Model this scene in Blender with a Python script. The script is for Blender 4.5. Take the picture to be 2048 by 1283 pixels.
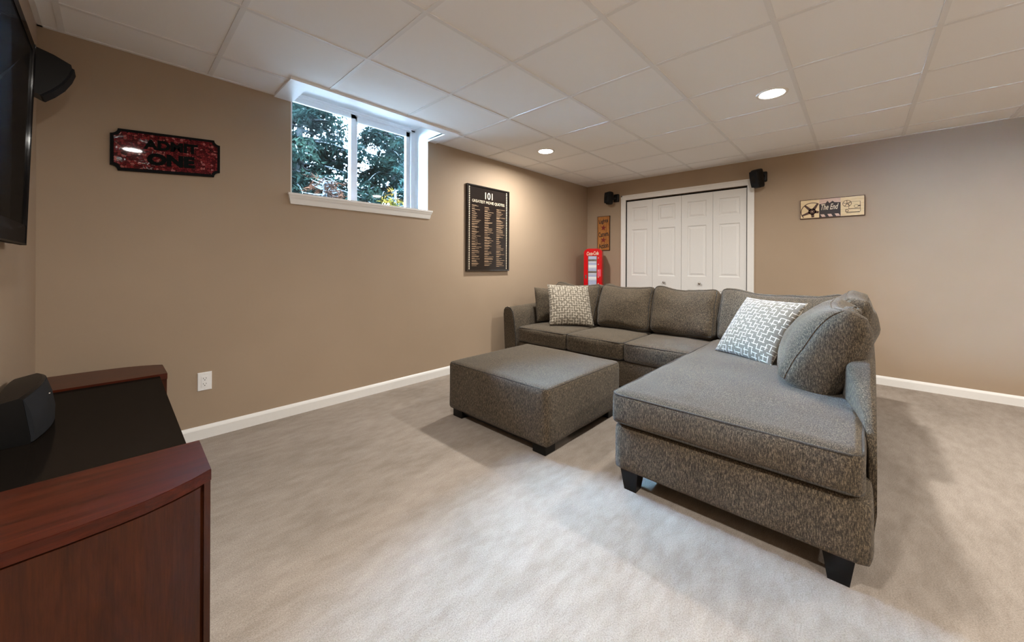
import bpy, bmesh, math, random
import numpy as np
from mathutils import Vector, Matrix, noise as mnoise

for o in list(bpy.data.objects):
    bpy.data.objects.remove(o)
scene = bpy.context.scene
COL = scene.collection

# ------------------------------------------------------------------ camera
F_PX, YAW, ROLL, CY, CAM_Z = 741.67, 0.7521, -0.00437, 530.5, 1.12
cam_d = bpy.data.cameras.new('camera')
cam = bpy.data.objects.new('camera', cam_d)
COL.objects.link(cam)
cam_d.sensor_width = 36.0
cam_d.lens = 36.0 * F_PX / 2048.0
cam_d.shift_y = (CY - 641.5) / 2048.0
cam_d.clip_start = 0.02
_F = Vector((math.cos(YAW), math.sin(YAW), 0))
_R = Vector((math.sin(YAW), -math.cos(YAW), 0))
_U = Vector((0, 0, 1))
_r = _R * math.cos(ROLL) - _U * math.sin(ROLL)
_u = _R * math.sin(ROLL) + _U * math.cos(ROLL)
_m = Matrix((_r, _u, -_F)).transposed().to_4x4()
_m.translation = Vector((0, 0, CAM_Z))
cam.matrix_world = _m
scene.camera = cam

# ------------------------------------------------------------------ world / light / exposure
world = bpy.data.worlds.new('daylight')
scene.world = world
world.use_nodes = True
_bg = world.node_tree.nodes['Background']
_bg.inputs['Color'].default_value = (0.40, 0.66, 1.0, 1)
_bg.inputs['Strength'].default_value = 135.0
LAMP_W = 18.5
LAMP_COL = (1.0, 0.955, 0.89)
LENS_EMIT = 22.0
scene.view_settings.view_transform = 'Standard'
scene.view_settings.look = 'None'
scene.view_settings.gamma = 1.0
scene.view_settings.use_curve_mapping = False
scene.view_settings.exposure = 0.90
scene.cycles.use_denoising = True
scene.cycles.max_bounces = 12
scene.cycles.caustics_reflective = False
scene.cycles.caustics_refractive = False
scene.cycles.diffuse_bounces = 6

# ------------------------------------------------------------------ room numbers (metres)
YL, XF, XT, YR = 3.08, 5.0, -0.28, -4.0      # window wall, closet wall, television wall, right wall
HC = 2.338                                    # ceiling
GX, GY, TILE = 2.851, 2.7514, 0.6096          # ceiling grid
WX0, WX1, WZ0, WZ1, WY = 0.885, 2.085, 1.64, 2.50, 3.30   # window opening
LAMPS = [(3.14, 2.45), (3.166, 0.453), (0.12, 0.45), (3.15, -1.55), (0.12, -1.55), (1.64, -2.9)]  # last three are guesses added in the unseen part, for more bounced light

def srgb(r, g, b):
    f = lambda c: (c / 255 / 12.92) if c / 255 <= 0.04045 else ((c / 255 + 0.055) / 1.055) ** 2.4
    return (f(r), f(g), f(b), 1)

# ------------------------------------------------------------------ materials
class NT:
    def __init__(s, name):
        s.m = bpy.data.materials.new(name); s.m.use_nodes = True
        s.t = s.m.node_tree; s.n = s.t.nodes; s.b = s.n['Principled BSDF']
        s._c = None
    def add(s, kind, **kw):
        n = s.n.new(kind)
        for k, v in kw.items(): setattr(n, k, v)
        return n
    def link(s, a, b): s.t.links.new(a, b)
    def val(s, sock, v):
        if hasattr(v, 'is_output') or isinstance(v, bpy.types.NodeSocket): s.link(v, sock)
        else: sock.default_value = v
    def math(s, op, a, b=0.0, c=None):
        n = s.add('ShaderNodeMath', operation=op)
        s.val(n.inputs[0], a); s.val(n.inputs[1], b)
        if c is not None: s.val(n.inputs[2], c)
        return n.outputs[0]
    def coord(s, which='Object'):
        if s._c is None: s._c = s.add('ShaderNodeTexCoord')
        return s._c.outputs[which]
    def mapping(s, scale, which='Object', loc=(0, 0, 0), rot=(0, 0, 0)):
        n = s.add('ShaderNodeMapping')
        n.inputs['Scale'].default_value = scale; n.inputs['Location'].default_value = loc
        n.inputs['Rotation'].default_value = rot
        s.link(s.coord(which), n.inputs['Vector']); return n.outputs[0]
    def noise(s, scale, vec=None, detail=3, rough=0.55, dist=0.0):
        n = s.add('ShaderNodeTexNoise')
        n.inputs['Scale'].default_value = scale; n.inputs['Detail'].default_value = detail
        n.inputs['Roughness'].default_value = rough; n.inputs['Distortion'].default_value = dist
        s.link(vec if vec is not None else s.coord(), n.inputs['Vector']); return n.outputs['Fac']
    def ramp(s, fac, stops):
        n = s.add('ShaderNodeValToRGB'); s.link(fac, n.inputs[0])
        e = n.color_ramp.elements
        while len(e) < len(stops): e.new(0.5)
        for i, (p, c) in enumerate(stops): e[i].position = p; e[i].color = c
        return n.outputs[0]
    def mix(s, fac, a, b, mode='MIX'):
        n = s.add('ShaderNodeMix', data_type='RGBA', blend_type=mode)
        s.val(n.inputs[0], fac); s.val(n.inputs[6], a); s.val(n.inputs[7], b)
        return n.outputs[2]
    def bump(s, h, strength=0.3, dist=0.002):
        n = s.add('ShaderNodeBump'); n.inputs['Strength'].default_value = strength
        n.inputs['Distance'].default_value = dist; s.link(h, n.inputs['Height'])
        s.link(n.outputs[0], s.b.inputs['Normal'])
    def set(s, color=None, rough=None, metal=None, spec=None, **kw):
        if color is not None: s.val(s.b.inputs['Base Color'], color)
        if rough is not None: s.val(s.b.inputs['Roughness'], rough)
        if metal is not None: s.b.inputs['Metallic'].default_value = metal
        if spec is not None: s.b.inputs['Specular IOR Level'].default_value = spec
        for k, v in kw.items(): s.val(s.b.inputs[k], v)
        return s.m

def plain(name, rgb, rough=0.5, metal=0.0, spec=0.5, vary=0.06, scale=40, bump=0.0, **kw):
    t = NT(name); c = srgb(*rgb)
    n = t.noise(scale)
    lo = tuple(v * (1 - vary) for v in c[:3]) + (1,); hi = tuple(min(1, v * (1 + vary)) for v in c[:3]) + (1,)
    t.set(t.ramp(n, [(0.3, lo), (0.7, hi)]), rough, metal, spec, **kw)
    if bump: t.bump(n, bump, 0.001)
    return t.m

def m_wall():
    t = NT('tan_wall_paint')
    a = t.noise(1.3, detail=2); b = t.noise(260, detail=2)
    t.set(t.ramp(a, [(0.3, srgb(166, 147, 126)), (0.7, srgb(171, 152, 131))]), 0.62, spec=0.3)
    t.bump(b, 0.08, 0.001); return t.m

def m_carpet():
    t = NT('beige_carpet')
    big = t.noise(1.1, t.mapping((1.0, 2.2, 1), rot=(0, 0, 0.5)), 4, 0.6, 0.6)
    mid = t.noise(9, t.mapping((1, 2.5, 1), rot=(0, 0, 0.9)), 3, 0.6)
    fine = t.noise(230, detail=3, rough=0.7)
    base = t.ramp(big, [(0.36, srgb(152, 143, 134)), (0.5, srgb(166, 157, 148)), (0.64, srgb(176, 167, 159))])
    c = t.mix(0.35, base, t.ramp(mid, [(0.35, srgb(148, 138, 129)), (0.65, srgb(180, 171, 163))]))
    c = t.mix(0.6, c, t.ramp(fine, [(0.3, (0.45, 0.43, 0.40, 1)), (0.62, (1.15, 1.13, 1.10, 1))]), 'MULTIPLY')
    t.set(c, 1.0, spec=0.0)
    t.bump(t.math('ADD', fine, t.math('MULTIPLY', mid, 0.3)), 0.25, 0.004); return t.m

def m_fabric(name='sofa_chenille', lo=(27, 23, 19), mid=(72, 64, 53), hi=(134, 119, 98)):
    t = NT(name)
    v = t.noise(1.0, t.mapping((270, 270, 64)), 3, 0.7)
    w = t.noise(1.0, t.mapping((90, 300, 260)), 3, 0.7)
    m = t.math('ADD', t.math('MULTIPLY', v, 0.65), t.math('MULTIPLY', w, 0.35))
    big = t.noise(5, detail=2)
    c = t.ramp(m, [(0.38, srgb(*lo)), (0.5, srgb(*mid)), (0.62, srgb(*hi))])
    c = t.mix(0.18, c, t.ramp(big, [(0.3, srgb(60, 53, 44)), (0.7, srgb(92, 83, 70))]))
    t.set(c, 0.85, spec=0.2, **{'Sheen Weight': 0.12, 'Sheen Roughness': 0.5})
    t.bump(m, 0.5, 0.003); return t.m

def m_pillow():
    t = NT('woven_pillow_print'); N = 17.0
    sx = t.add('ShaderNodeSeparateXYZ'); t.link(t.coord('UV'), sx.inputs[0])
    def layer(a, b, seed, off):
        A = t.math('MULTIPLY', a, N); B = t.math('ADD', t.math('MULTIPLY', b, N), off)
        row = t.math('FLOOR', B)
        wn = t.add('ShaderNodeTexWhiteNoise', noise_dimensions='2D')
        cb = t.add('ShaderNodeCombineXYZ'); t.link(row, cb.inputs[0]); cb.inputs[1].default_value = seed
        t.link(cb.outputs[0], wn.inputs['Vector'])
        s = t.math('ADD', t.math('MULTIPLY', A, 0.42), t.math('MULTIPLY', wn.outputs['Value'], 7.0))
        dash = t.math('LESS_THAN', t.math('FRACT', s), 0.62)
        line = t.math('LESS_THAN', t.math('ABSOLUTE', t.math('SUBTRACT', t.math('FRACT', B), 0.5)), 0.085)
        return t.math('MULTIPLY', dash, line)
    p = t.math('MAXIMUM', layer(sx.outputs[0], sx.outputs[1], 3.0, 0.0), layer(sx.outputs[1], sx.outputs[0], 9.0, 0.5))
    f = t.noise(420, detail=2)
    base = t.ramp(f, [(0.3, srgb(98, 91, 80)), (0.7, srgb(124, 116, 103))])
    t.set(t.mix(p, base, srgb(206, 197, 180)), 0.8, spec=0.25, **{'Sheen Weight': 0.2})
    t.bump(t.math('ADD', f, p), 0.35, 0.002); return t.m

def m_wood(name, a, b, c, axis='x', scale=1.0, rough=0.32):
    t = NT(name)
    sc = {'x': (1.2, 14, 14), 'y': (14, 1.2, 14), 'z': (7, 7, 0.9)}[axis]
    n = t.noise(scale * 1.6, t.mapping(sc), 5, 0.62, 1.6)
    f = t.noise(60 * scale, t.mapping({'x': (0.25, 4, 4), 'y': (4, .25, 4), 'z': (4, 4, 0.2)}[axis]), 3, 0.7)
    col = t.ramp(n, [(0.3, srgb(*a)), (0.5, srgb(*b)), (0.72, srgb(*c))])
    col = t.mix(0.3, col, t.ramp(f, [(0.35, srgb(*a)), (0.65, srgb(*c))]))
    t.set(col, rough, spec=0.28)
    return t.m

def m_emit(name, col, s):
    t = NT(name)
    t.b.inputs['Emission Color'].default_value = (*col, 1); t.b.inputs['Emission Strength'].default_value = s
    t.set((0.9, 0.9, 0.9, 1), 0.4); return t.m

def m_glass():
    m = bpy.data.materials.new('window_glass'); m.use_nodes = True
    t = m.node_tree; t.nodes.clear()
    o = t.nodes.new('ShaderNodeOutputMaterial'); mx = t.nodes.new('ShaderNodeMixShader')
    tr = t.nodes.new('ShaderNodeBsdfTransparent'); gl = t.nodes.new('ShaderNodeBsdfGlossy')
    fr = t.nodes.new('ShaderNodeFresnel'); fr.inputs[0].default_value = 1.35
    gl.inputs['Roughness'].default_value = 0.02
    tr.inputs[0].default_value = (0.96, 0.98, 0.98, 1)
    t.links.new(fr.outputs[0], mx.inputs[0]); t.links.new(tr.outputs[0], mx.inputs[1])
    t.links.new(gl.outputs[0], mx.inputs[2]); t.links.new(mx.outputs[0], o.inputs[0])
    return m

def m_coated(name, rgb, fac, rough):
    # dark sheet with an anti-glare coat: constant low reflectance
    t = NT(name)
    d = t.add('ShaderNodeBsdfDiffuse'); g = t.add('ShaderNodeBsdfGlossy'); mx = t.add('ShaderNodeMixShader')
    n = t.noise(30); c = srgb(*rgb)
    t.link(t.ramp(n, [(0.3, tuple(v * 0.9 for v in c[:3]) + (1,)), (0.7, c)]), d.inputs['Color'])
    g.inputs['Roughness'].default_value = rough; mx.inputs[0].default_value = fac
    t.link(d.outputs[0], mx.inputs[1]); t.link(g.outputs[0], mx.inputs[2])
    t.link(mx.outputs[0], t.n['Material Output'].inputs['Surface']); t.n.remove(t.b)
    return t.m

def m_mosaic():
    t = NT('red_mosaic_glass')
    v = t.add('ShaderNodeTexVoronoi', feature='F1'); v.inputs['Scale'].default_value = 75
    e = t.add('ShaderNodeTexVoronoi', feature='DISTANCE_TO_EDGE'); e.inputs['Scale'].default_value = 75
    t.link(t.coord(), v.inputs['Vector']); t.link(t.coord(), e.inputs['Vector'])
    sep = t.add('ShaderNodeSeparateColor'); t.link(v.outputs['Color'], sep.inputs[0])
    c = t.ramp(sep.outputs[0], [(0.1, srgb(74, 18, 24)), (0.5, srgb(104, 26, 32)), (0.8, srgb(128, 40, 42)), (1.0, srgb(168, 96, 92))])
    edge = t.math('LESS_THAN', e.outputs['Distance'], 0.05)
    t.set(t.mix(edge, c, srgb(34, 16, 16)), 0.03, spec=0.10)
    t.bump(t.math('ADD', sep.outputs[1], t.math('MULTIPLY', edge, -1.0)), 0.03, 0.001); return t.m

def m_foliage(name, a, b, c, s=1.4):
    t = NT(name); n = t.noise(s, detail=3)
    t.set(t.ramp(n, [(0.35, srgb(*a)), (0.52, srgb(*b)), (0.68, srgb(*c))]), 1.0, spec=0.0); return t.m

M = dict(
    wall=m_wall(), carpet=m_carpet(), fabric=m_fabric(), pillow=m_pillow(), glass=m_glass(), mosaic=m_mosaic(),
    tile=plain('ceiling_tile', (246, 247, 248), 0.9, spec=0.1, vary=0.02, scale=420, bump=0.12),
    tee=plain('ceiling_grid_white', (234, 235, 236), 0.55, spec=0.3, vary=0.01),
    white=plain('white_trim_paint', (238, 238, 236), 0.38, vary=0.01),
    vinyl=plain('white_vinyl', (244, 245, 246), 0.35, vary=0.01),
    door=plain('white_door_paint', (232, 232, 231), 0.45, vary=0.012, scale=90),
    piping=m_fabric('sofa_piping', (34, 33, 32), (58, 56, 54), (84, 80, 76)),
    foot=plain('black_wood', (10, 9, 8), 0.45, spec=0.25),
    black=plain('black_plastic', (8, 8, 9), 0.45, spec=0.3),
    gblack=m_coated('glossy_black', (16, 16, 18), 0.16, 0.08),
    screen=m_coated('dark_screen', (30, 30, 31), 0.10, 0.04), bezelmatte=m_coated('matte_black_bezel', (34, 29, 26), 0.04, 0.4),
    grille=plain('charcoal_grille_cloth', (32, 34, 38), 0.8, spec=0.2, vary=0.25, scale=700),
    btop=m_coated('black_laminate', (24, 20, 17), 0.05, 0.10),
    woodx=m_wood('cherry_wood_x', (38, 11, 4), (64, 21, 7), (84, 32, 12), 'x'),
    woodz=m_wood('cherry_wood_z', (35, 13, 5), (57, 24, 8), (76, 36, 14), 'z'),
    woodd=m_wood('dark_table_wood', (30, 18, 12), (48, 28, 18), (64, 40, 26), 'z'),
    chrome=plain('brushed_nickel', (190, 188, 184), 0.22, metal=1.0),
    signmetal=plain('dark_sign_metal', (11, 12, 14), 0.6, spec=0.1),
    letterdark=plain('dark_green_letter_glass', (12, 17, 17), 0.7, spec=0.08),
    posterblk=plain('poster_black', (36, 30, 28), 0.12, vary=0.2, scale=6),
    cream=plain('cream_print', (226, 214, 190), 0.5),
    sepia=plain('sepia_print', (168, 140, 112), 0.4),
    boardtan=m_wood('aged_tan_board', (204, 178, 136), (226, 202, 160), (238, 220, 184), 'y', 2.0, 0.6),
    boardorange=m_wood('stained_orange_board', (122, 70, 34), (176, 116, 58), (204, 148, 84), 'z', 2.0, 0.6),
    brownink=plain('brown_ink', (70, 42, 30), 0.6),
    darkink=plain('dark_ink', (44, 34, 34), 0.6),
    starred=plain('barn_red_paint', (122, 36, 30), 0.6),
    pinkpale=plain('pale_pink_print', (206, 176, 160), 0.6),
    red=plain('glossy_red_enamel', (206, 16, 26), 0.22, vary=0.03),
    redpale=plain('pale_red_label', (224, 96, 116), 0.3),
    fridgein=plain('pale_blue_liner', (176, 184, 214), 0.4),
    slot=plain('outlet_slot', (40, 38, 36), 0.6),
    dark=plain('closet_dark', (40, 38, 36), 0.9),
    lens=m_emit('lamp_lens', (1.0, 0.95, 0.88), LENS_EMIT),
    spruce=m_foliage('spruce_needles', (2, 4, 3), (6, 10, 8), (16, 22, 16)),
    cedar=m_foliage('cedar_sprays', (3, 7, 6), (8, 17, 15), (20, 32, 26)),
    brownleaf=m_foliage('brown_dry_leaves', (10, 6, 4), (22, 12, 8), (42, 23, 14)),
    yellow=m_foliage('painted_sun_leaves', (22, 22, 6), (50, 38, 9), (72, 38, 12)),  # sunlight on the foliage painted in as yellow leaf colour
    bark=plain('spruce_bark', (12, 9, 7), 0.9, vary=0.3, scale=20),
    grass=plain('bare_garden_soil', (66, 60, 55), 0.95, vary=0.3, scale=30),
)

# ------------------------------------------------------------------ object helpers
def obj(name, verts, faces, mat, parent=None, smooth=False, uv=None, auto=None):
    me = bpy.data.meshes.new(name)
    me.from_pydata([tuple(v) for v in verts], [], [tuple(f) for f in faces])
    bm = bmesh.new(); bm.from_mesh(me)
    bmesh.ops.recalc_face_normals(bm, faces=bm.faces); bm.to_mesh(me); bm.free()
    me.materials.append(M[mat] if isinstance(mat, str) else mat)
    if uv is not None:
        l = me.uv_layers.new(name='UVMap')
        for lp in me.loops: l.data[lp.index].uv = uv[lp.vertex_index]
    return finish(name, me, parent, smooth, auto)

def finish(name, me, parent, smooth=False, auto=None):
    if smooth:
        me.polygons.foreach_set('use_smooth', [True] * len(me.polygons))
        if auto is not None: me.set_sharp_from_angle(angle=math.radians(auto))
    o = bpy.data.objects.new(name, me); COL.objects.link(o)
    if parent is not None:
        o.parent = parent; o.location = -world_loc(parent)
    return o

def world_loc(o):
    l = Vector(o.location)
    while o.parent is not None: o = o.parent; l = l + Vector(o.location)
    return l

def thing(name, loc, label=None, cat=None, group=None, kind=None):
    o = bpy.data.objects.new(name, None); COL.objects.link(o); o.location = loc
    o.empty_display_size = 0.1
    return tag(o, label, cat, group, kind)

def tag(o, label=None, cat=None, group=None, kind=None):
    if label: o['label'] = label
    if cat: o['category'] = cat
    if group: o['group'] = group
    if kind: o['kind'] = kind
    return o

class Geo:
    def __init__(s): s.v = []; s.f = []
    def add(s, v, f):
        k = len(s.v); s.v += [tuple(p) for p in v]; s.f += [tuple(i + k for i in q) for q in f]; return s
    def box(s, x0, x1, y0, y1, z0, z1):
        v = [(x, y, z) for x in (x0, x1) for y in (y0, y1) for z in (z0, z1)]
        return s.add(v, [(0, 1, 3, 2), (4, 6, 7, 5), (0, 4, 5, 1), (2, 3, 7, 6), (0, 2, 6, 4), (1, 5, 7, 3)])
    def prism(s, poly, fn0, fn1):
        n = len(poly)
        v = [fn0(*p) for p in poly] + [fn1(*p) for p in poly]
        return s.add(v, [tuple(range(n))[::-1], tuple(range(n, 2 * n))] + [(i, (i + 1) % n, n + (i + 1) % n, n + i) for i in range(n)])
    def tube(s, path, r, n=8, closed=False):
        P = [Vector(p) for p in path]; m = len(P); v = []
        up = Vector((0.13, 0.21, 0.97)).normalized()
        for i in range(m):
            if closed: t = P[(i + 1) % m] - P[i - 1]
            else: t = P[min(i + 1, m - 1)] - P[max(i - 1, 0)]
            t.normalize(); a = t.cross(up)
            if a.length < 1e-3: a = t.cross(Vector((1, 0, 0)))
            a.normalize(); b = a.cross(t)
            rr = r[i] if isinstance(r, (list, tuple)) else r
            for k in range(n):
                th = 2 * math.pi * k / n
                v.append(P[i] + a * (rr * math.cos(th)) + b * (rr * math.sin(th)))
        f = []
        for i in range(m if closed else m - 1):
            j = (i + 1) % m
            for k in range(n): f.append((i * n + k, i * n + (k + 1) % n, j * n + (k + 1) % n, j * n + k))
        if not closed: f += [tuple(range(n))[::-1], tuple(range((m - 1) * n, m * n))]
        return s.add(v, f)
    def lathe(s, prof, fn, n=24):
        m = len(prof); v = []
        for r, h in prof:
            for k in range(n): v.append(fn(r * math.cos(2 * math.pi * k / n), r * math.sin(2 * math.pi * k / n), h))
        f = [(i * n + k, i * n + (k + 1) % n, (i + 1) * n + (k + 1) % n, (i + 1) * n + k) for i in range(m - 1) for k in range(n)]
        f += [tuple(range(n))[::-1], tuple(range((m - 1) * n, m * n))]
        return s.add(v, f)
    def build(s, name, mat, parent=None, smooth=False, auto=None): return obj(name, s.v, s.f, mat, parent, smooth, auto=auto)

def bevbox(name, b, r, mat, parent=None, seg=3):
    x0, x1, y0, y1, z0, z1 = b
    bm = bmesh.new(); bmesh.ops.create_cube(bm, size=1)
    for v in bm.verts:
        v.co = Vector(((x0 + x1) / 2 + v.co.x * (x1 - x0), (y0 + y1) / 2 + v.co.y * (y1 - y0), (z0 + z1) / 2 + v.co.z * (z1 - z0)))
    bmesh.ops.bevel(bm, geom=bm.edges[:], offset=r, segments=seg, profile=0.5, affect='EDGES')
    me = bpy.data.meshes.new(name); bm.to_mesh(me); bm.free()
    me.materials.append(M[mat])
    return finish(name, me, parent, True, 40)

def structure(o): o['kind'] = 'structure'; return o

# basis for flat things on walls: right, up, out of the wall
LEFT = (Vector((1, 0, 0)), Vector((0, 0, 1)), Vector((0, -1, 0)))
FAR = (Vector((0, -1, 0)), Vector((0, 0, 1)), Vector((-1, 0, 0)))
def onwall(basis, origin):
    R_, U_, N_ = basis; O_ = Vector(origin)
    return lambda u, v, w=0.0: O_ + R_ * u + U_ * v + N_ * w

def flat(g, poly, fn, w0, w1):
    return g.prism(poly, lambda a, b: fn(a, b, w0), lambda a, b: fn(a, b, w1))

def text_geo(txt, size, fn, w0=0.0, depth=0.002, bold=0.0, shear=0.0, sx=1.0, fit=None, spacing=1.0):
    c = bpy.data.curves.new('t', 'FONT'); c.body = txt; c.size = size; c.extrude = depth / 2
    c.offset = bold; c.shear = shear; c.align_x = 'CENTER'; c.align_y = 'CENTER'; c.resolution_u = 3
    c.space_character = spacing
    o = bpy.data.objects.new('t', c); COL.objects.link(o)
    dg = bpy.context.evaluated_depsgraph_get(); dg.update()
    me = o.evaluated_get(dg).to_mesh()
    vs = [v.co.copy() for v in me.vertices]; fs = [tuple(p.vertices) for p in me.polygons]
    o.evaluated_get(dg).to_mesh_clear(); bpy.data.objects.remove(o); bpy.data.curves.remove(c)
    xs = [v.x for v in vs]; ys = [v.y for v in vs]
    cx, cy = (min(xs) + max(xs)) / 2, (min(ys) + max(ys)) / 2
    kx = ky = 1.0
    if fit: kx = fit[0] / (max(xs) - min(xs)); ky = fit[1] / (max(ys) - min(ys))
    return [fn((v.x - cx) * kx * sx, (v.y - cy) * ky, w0 + v.z + depth / 2) for v in vs], fs

def text(name, txt, size, fn, mat, parent, **kw):
    v, f = text_geo(txt, size, fn, **kw)
    return obj(name, v, f, mat, parent)

# ------------------------------------------------------------------ soft cushions
def softbox(size, r, n=(14, 14, 8), crown=(0, 0, 0), wob=0.0, seed=0.0, fn=None, wscale=4.0):
    """rounded box centred on origin, crown = extra bulge of the +-x, +-y, +-z faces"""
    hx, hy, hz = [s / 2 for s in size]
    idx = {}; V = []; Fc = []
    def pos(i, m):
        t = -1 + 2 * i / m
        return math.sin(t * math.pi / 2) * 0.6 + t * 0.4
    def vid(i, j, k):
        key = (i, j, k)
        if key not in idx:
            p = (pos(i, n[0]), pos(j, n[1]), pos(k, n[2]))
            P = Vector((p[0] * hx, p[1] * hy, p[2] * hz))
            q = Vector((max(-hx + r, min(hx - r, P.x)), max(-hy + r, min(hy - r, P.y)), max(-hz + r, min(hz - r, P.z))))
            d = P - q
            if d.length > 1e-9: P = q + d.normalized() * r
            u, v, w = p
            cx = (1 - v * v) * (1 - w * w); cy = (1 - u * u) * (1 - w * w); cz = (1 - u * u) * (1 - v * v)
            P.x += math.copysign(crown[0] * cx * abs(u) ** 2, u)
            P.y += math.copysign(crown[1] * cy * abs(v) ** 2, v)
            P.z += math.copysign(crown[2] * cz * abs(w) ** 2, w)
            if fn: P = fn(P, u, v, w)
            if wob:
                s = Vector((P.x * wscale + seed, P.y * wscale + seed * 2, P.z * wscale))
                P += mnoise.noise_vector(s) * wob + mnoise.noise_vector(s * 2.6) * (wob * 0.38)
            idx[key] = len(V); V.append(P)
        return idx[key]
    a, b, c = n
    for i in range(a):
        for j in range(b):
            for k in (0, c): Fc.append((vid(i, j, k), vid(i + 1, j, k), vid(i + 1, j + 1, k), vid(i, j + 1, k)))
    for i in range(a):
        for k in range(c):
            for j in (0, b): Fc.append((vid(i, j, k), vid(i + 1, j, k), vid(i + 1, j, k + 1), vid(i, j, k + 1)))
    for j in range(b):
        for k in range(c):
            for i in (0, a): Fc.append((vid(i, j, k), vid(i, j + 1, k), vid(i, j + 1, k + 1), vid(i, j, k + 1)))
    softbox.idx = idx; softbox.n = n
    return V, Fc

def place(V, mat4): return [mat4 @ Vector(v) for v in V]
def rot_m(loc, rx=0, ry=0, rz=0):
    return Matrix.Translation(loc) @ Matrix.Rotation(rz, 4, 'Z') @ Matrix.Rotation(ry, 4, 'Y') @ Matrix.Rotation(rx, 4, 'X')

def rrect(hx, hy, r, n=5):
    pts = []
    for sx, sy, a0 in ((1, 1, 0), (-1, 1, 90), (-1, -1, 180), (1, -1, 270)):
        for k in range(n + 1):
            a = math.radians(a0 + 90 * k / n)
            pts.append((sx * (hx - r) + r * math.cos(a), sy * (hy - r) + r * math.sin(a)))
    return pts

def densify(pts, step, closed=True):
    out = []
    m = len(pts)
    for i in range(m if closed else m - 1):
        a, b = Vector(pts[i]), Vector(pts[(i + 1) % m])
        k = max(1, int((b - a).length / step))
        for t in range(k): out.append(a.lerp(b, t / k))
    if not closed: out.append(Vector(pts[-1]))
    return out

def knife_pillow(name, size, thick, mtx, mat, parent=None, n=26, seed=0.0, pinch=0.05):
    V, Fc, UV = [], [], []
    def pt(u, v, side):
        px = u * size / 2 * (1 - pinch * (1 - v * v)); py = v * size / 2 * (1 - pinch * (1 - u * u))
        e = max(0.0, (1 - abs(u) ** 2.4) * (1 - abs(v) ** 2.4))
        z = side * thick / 2 * e ** 0.55
        z += 0.006 * mnoise.noise(Vector((u * 2.2 + seed, v * 2.2, side))) * (1 if e > 0 else 0)
        return Vector((px, py, z))
    for side in (1, -1):
        base = len(V)
        for i in range(n + 1):
            for j in range(n + 1):
                t = lambda q: math.sin((-1 + 2 * q / n) * math.pi / 2) * 0.5 + (-1 + 2 * q / n) * 0.5
                u, v = t(i), t(j)
                V.append(pt(u, v, side)); UV.append((u / 2 + 0.5, v / 2 + 0.5))
        for i in range(n):
            for j in range(n):
                q = [base + i * (n + 1) + j, base + (i + 1) * (n + 1) + j, base + (i + 1) * (n + 1) + j + 1, base + i * (n + 1) + j + 1]
                Fc.append(q if side == 1 else q[::-1])
    me = bpy.data.meshes.new(name)
    me.from_pydata([tuple(v) for v in V], [], Fc)
    l = me.uv_layers.new(name='UVMap')
    for lp in me.loops: l.data[lp.index].uv = UV[lp.vertex_index]
    bm = bmesh.new(); bm.from_mesh(me); bmesh.ops.remove_doubles(bm, verts=bm.verts, dist=0.0006); bm.to_mesh(me); bm.free()
    me.transform(mtx)
    me.materials.append(M[mat])
    return finish(name, me, parent, True)

# =================================================================== STRUCTURE
structure(Geo().box(XT - 0.2, XF + 0.9, YR - 0.2, YL, -0.1, 0.0).build('floor', 'carpet'))

# window wall, with the window opening
g = Geo(); WT = 0.37; HT = 2.75
g.box(XT - 0.2, WX0, YL, YL + WT, -0.1, HT); g.box(WX1, XF + 0.9, YL, YL + WT, -0.1, HT)
g.box(WX0, WX1, YL, YL + WT, -0.1, WZ0); g.box(WX0, WX1, YL, YL + WT, WZ1, HT)
structure(g.build('wall_left', 'wall'))
# closet wall with the closet opening
DY0, DY1, DZ = 0.945, 2.443, 2.06
g = Geo()
g.box(XF, XF + 0.12, YR, DY0, 0, HT); g.box(XF, XF + 0.12, DY1, YL, 0, HT); g.box(XF, XF + 0.12, DY0, DY1, DZ, HT)
structure(g.build('wall_far', 'wall'))
structure(Geo().box(XF + 0.7, XF + 0.8, DY0 - 0.3, YL, 0, HT).box(XF + 0.12, XF + 0.8, DY0 - 0.4, DY0 - 0.3, 0, HT).box(XF + 0.12, XF + 0.8, DY1 + 0.3, DY1 + 0.4, 0, HT).build('wall_closet', 'dark'))
structure(Geo().box(XT - 0.15, XT, YR, YL, 0, HT).build('wall_tv', 'wall'))
structure(Geo().box(XT - 0.15, XF + 0.9, YR - 0.15, YR, 0, HT).build('wall_right', 'wall'))

# baseboards: chamfered profile
def baseboard(name, a, b, out):
    a, b, n = Vector(a), Vector(b), Vector(out)
    prof = [(0, 0), (0.014, 0), (0.014, 0.062), (0.011, 0.07), (0.006, 0.078), (0, 0.083)]
    g = Geo(); g.prism(prof, lambda d, z: a + n * d + Vector((0, 0, z)), lambda d, z: b + n * d + Vector((0, 0, z)))
    return structure(g.build(name, 'white'))
baseboard('baseboard_left', (XT, YL, 0), (XF, YL, 0), (0, -1, 0))
baseboard('baseboard_far', (XF, YR, 0), (XF, 0.872, 0), (-1, 0, 0))
baseboard('baseboard_corner', (XF, 2.517, 0), (XF, YL, 0), (-1, 0, 0))
baseboard('baseboard_tv', (XT, YR, 0), (XT, YL, 0), (1, 0, 0))
baseboard('baseboard_right', (XT, YR, 0), (XF, YR, 0), (0, 1, 0))

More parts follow.
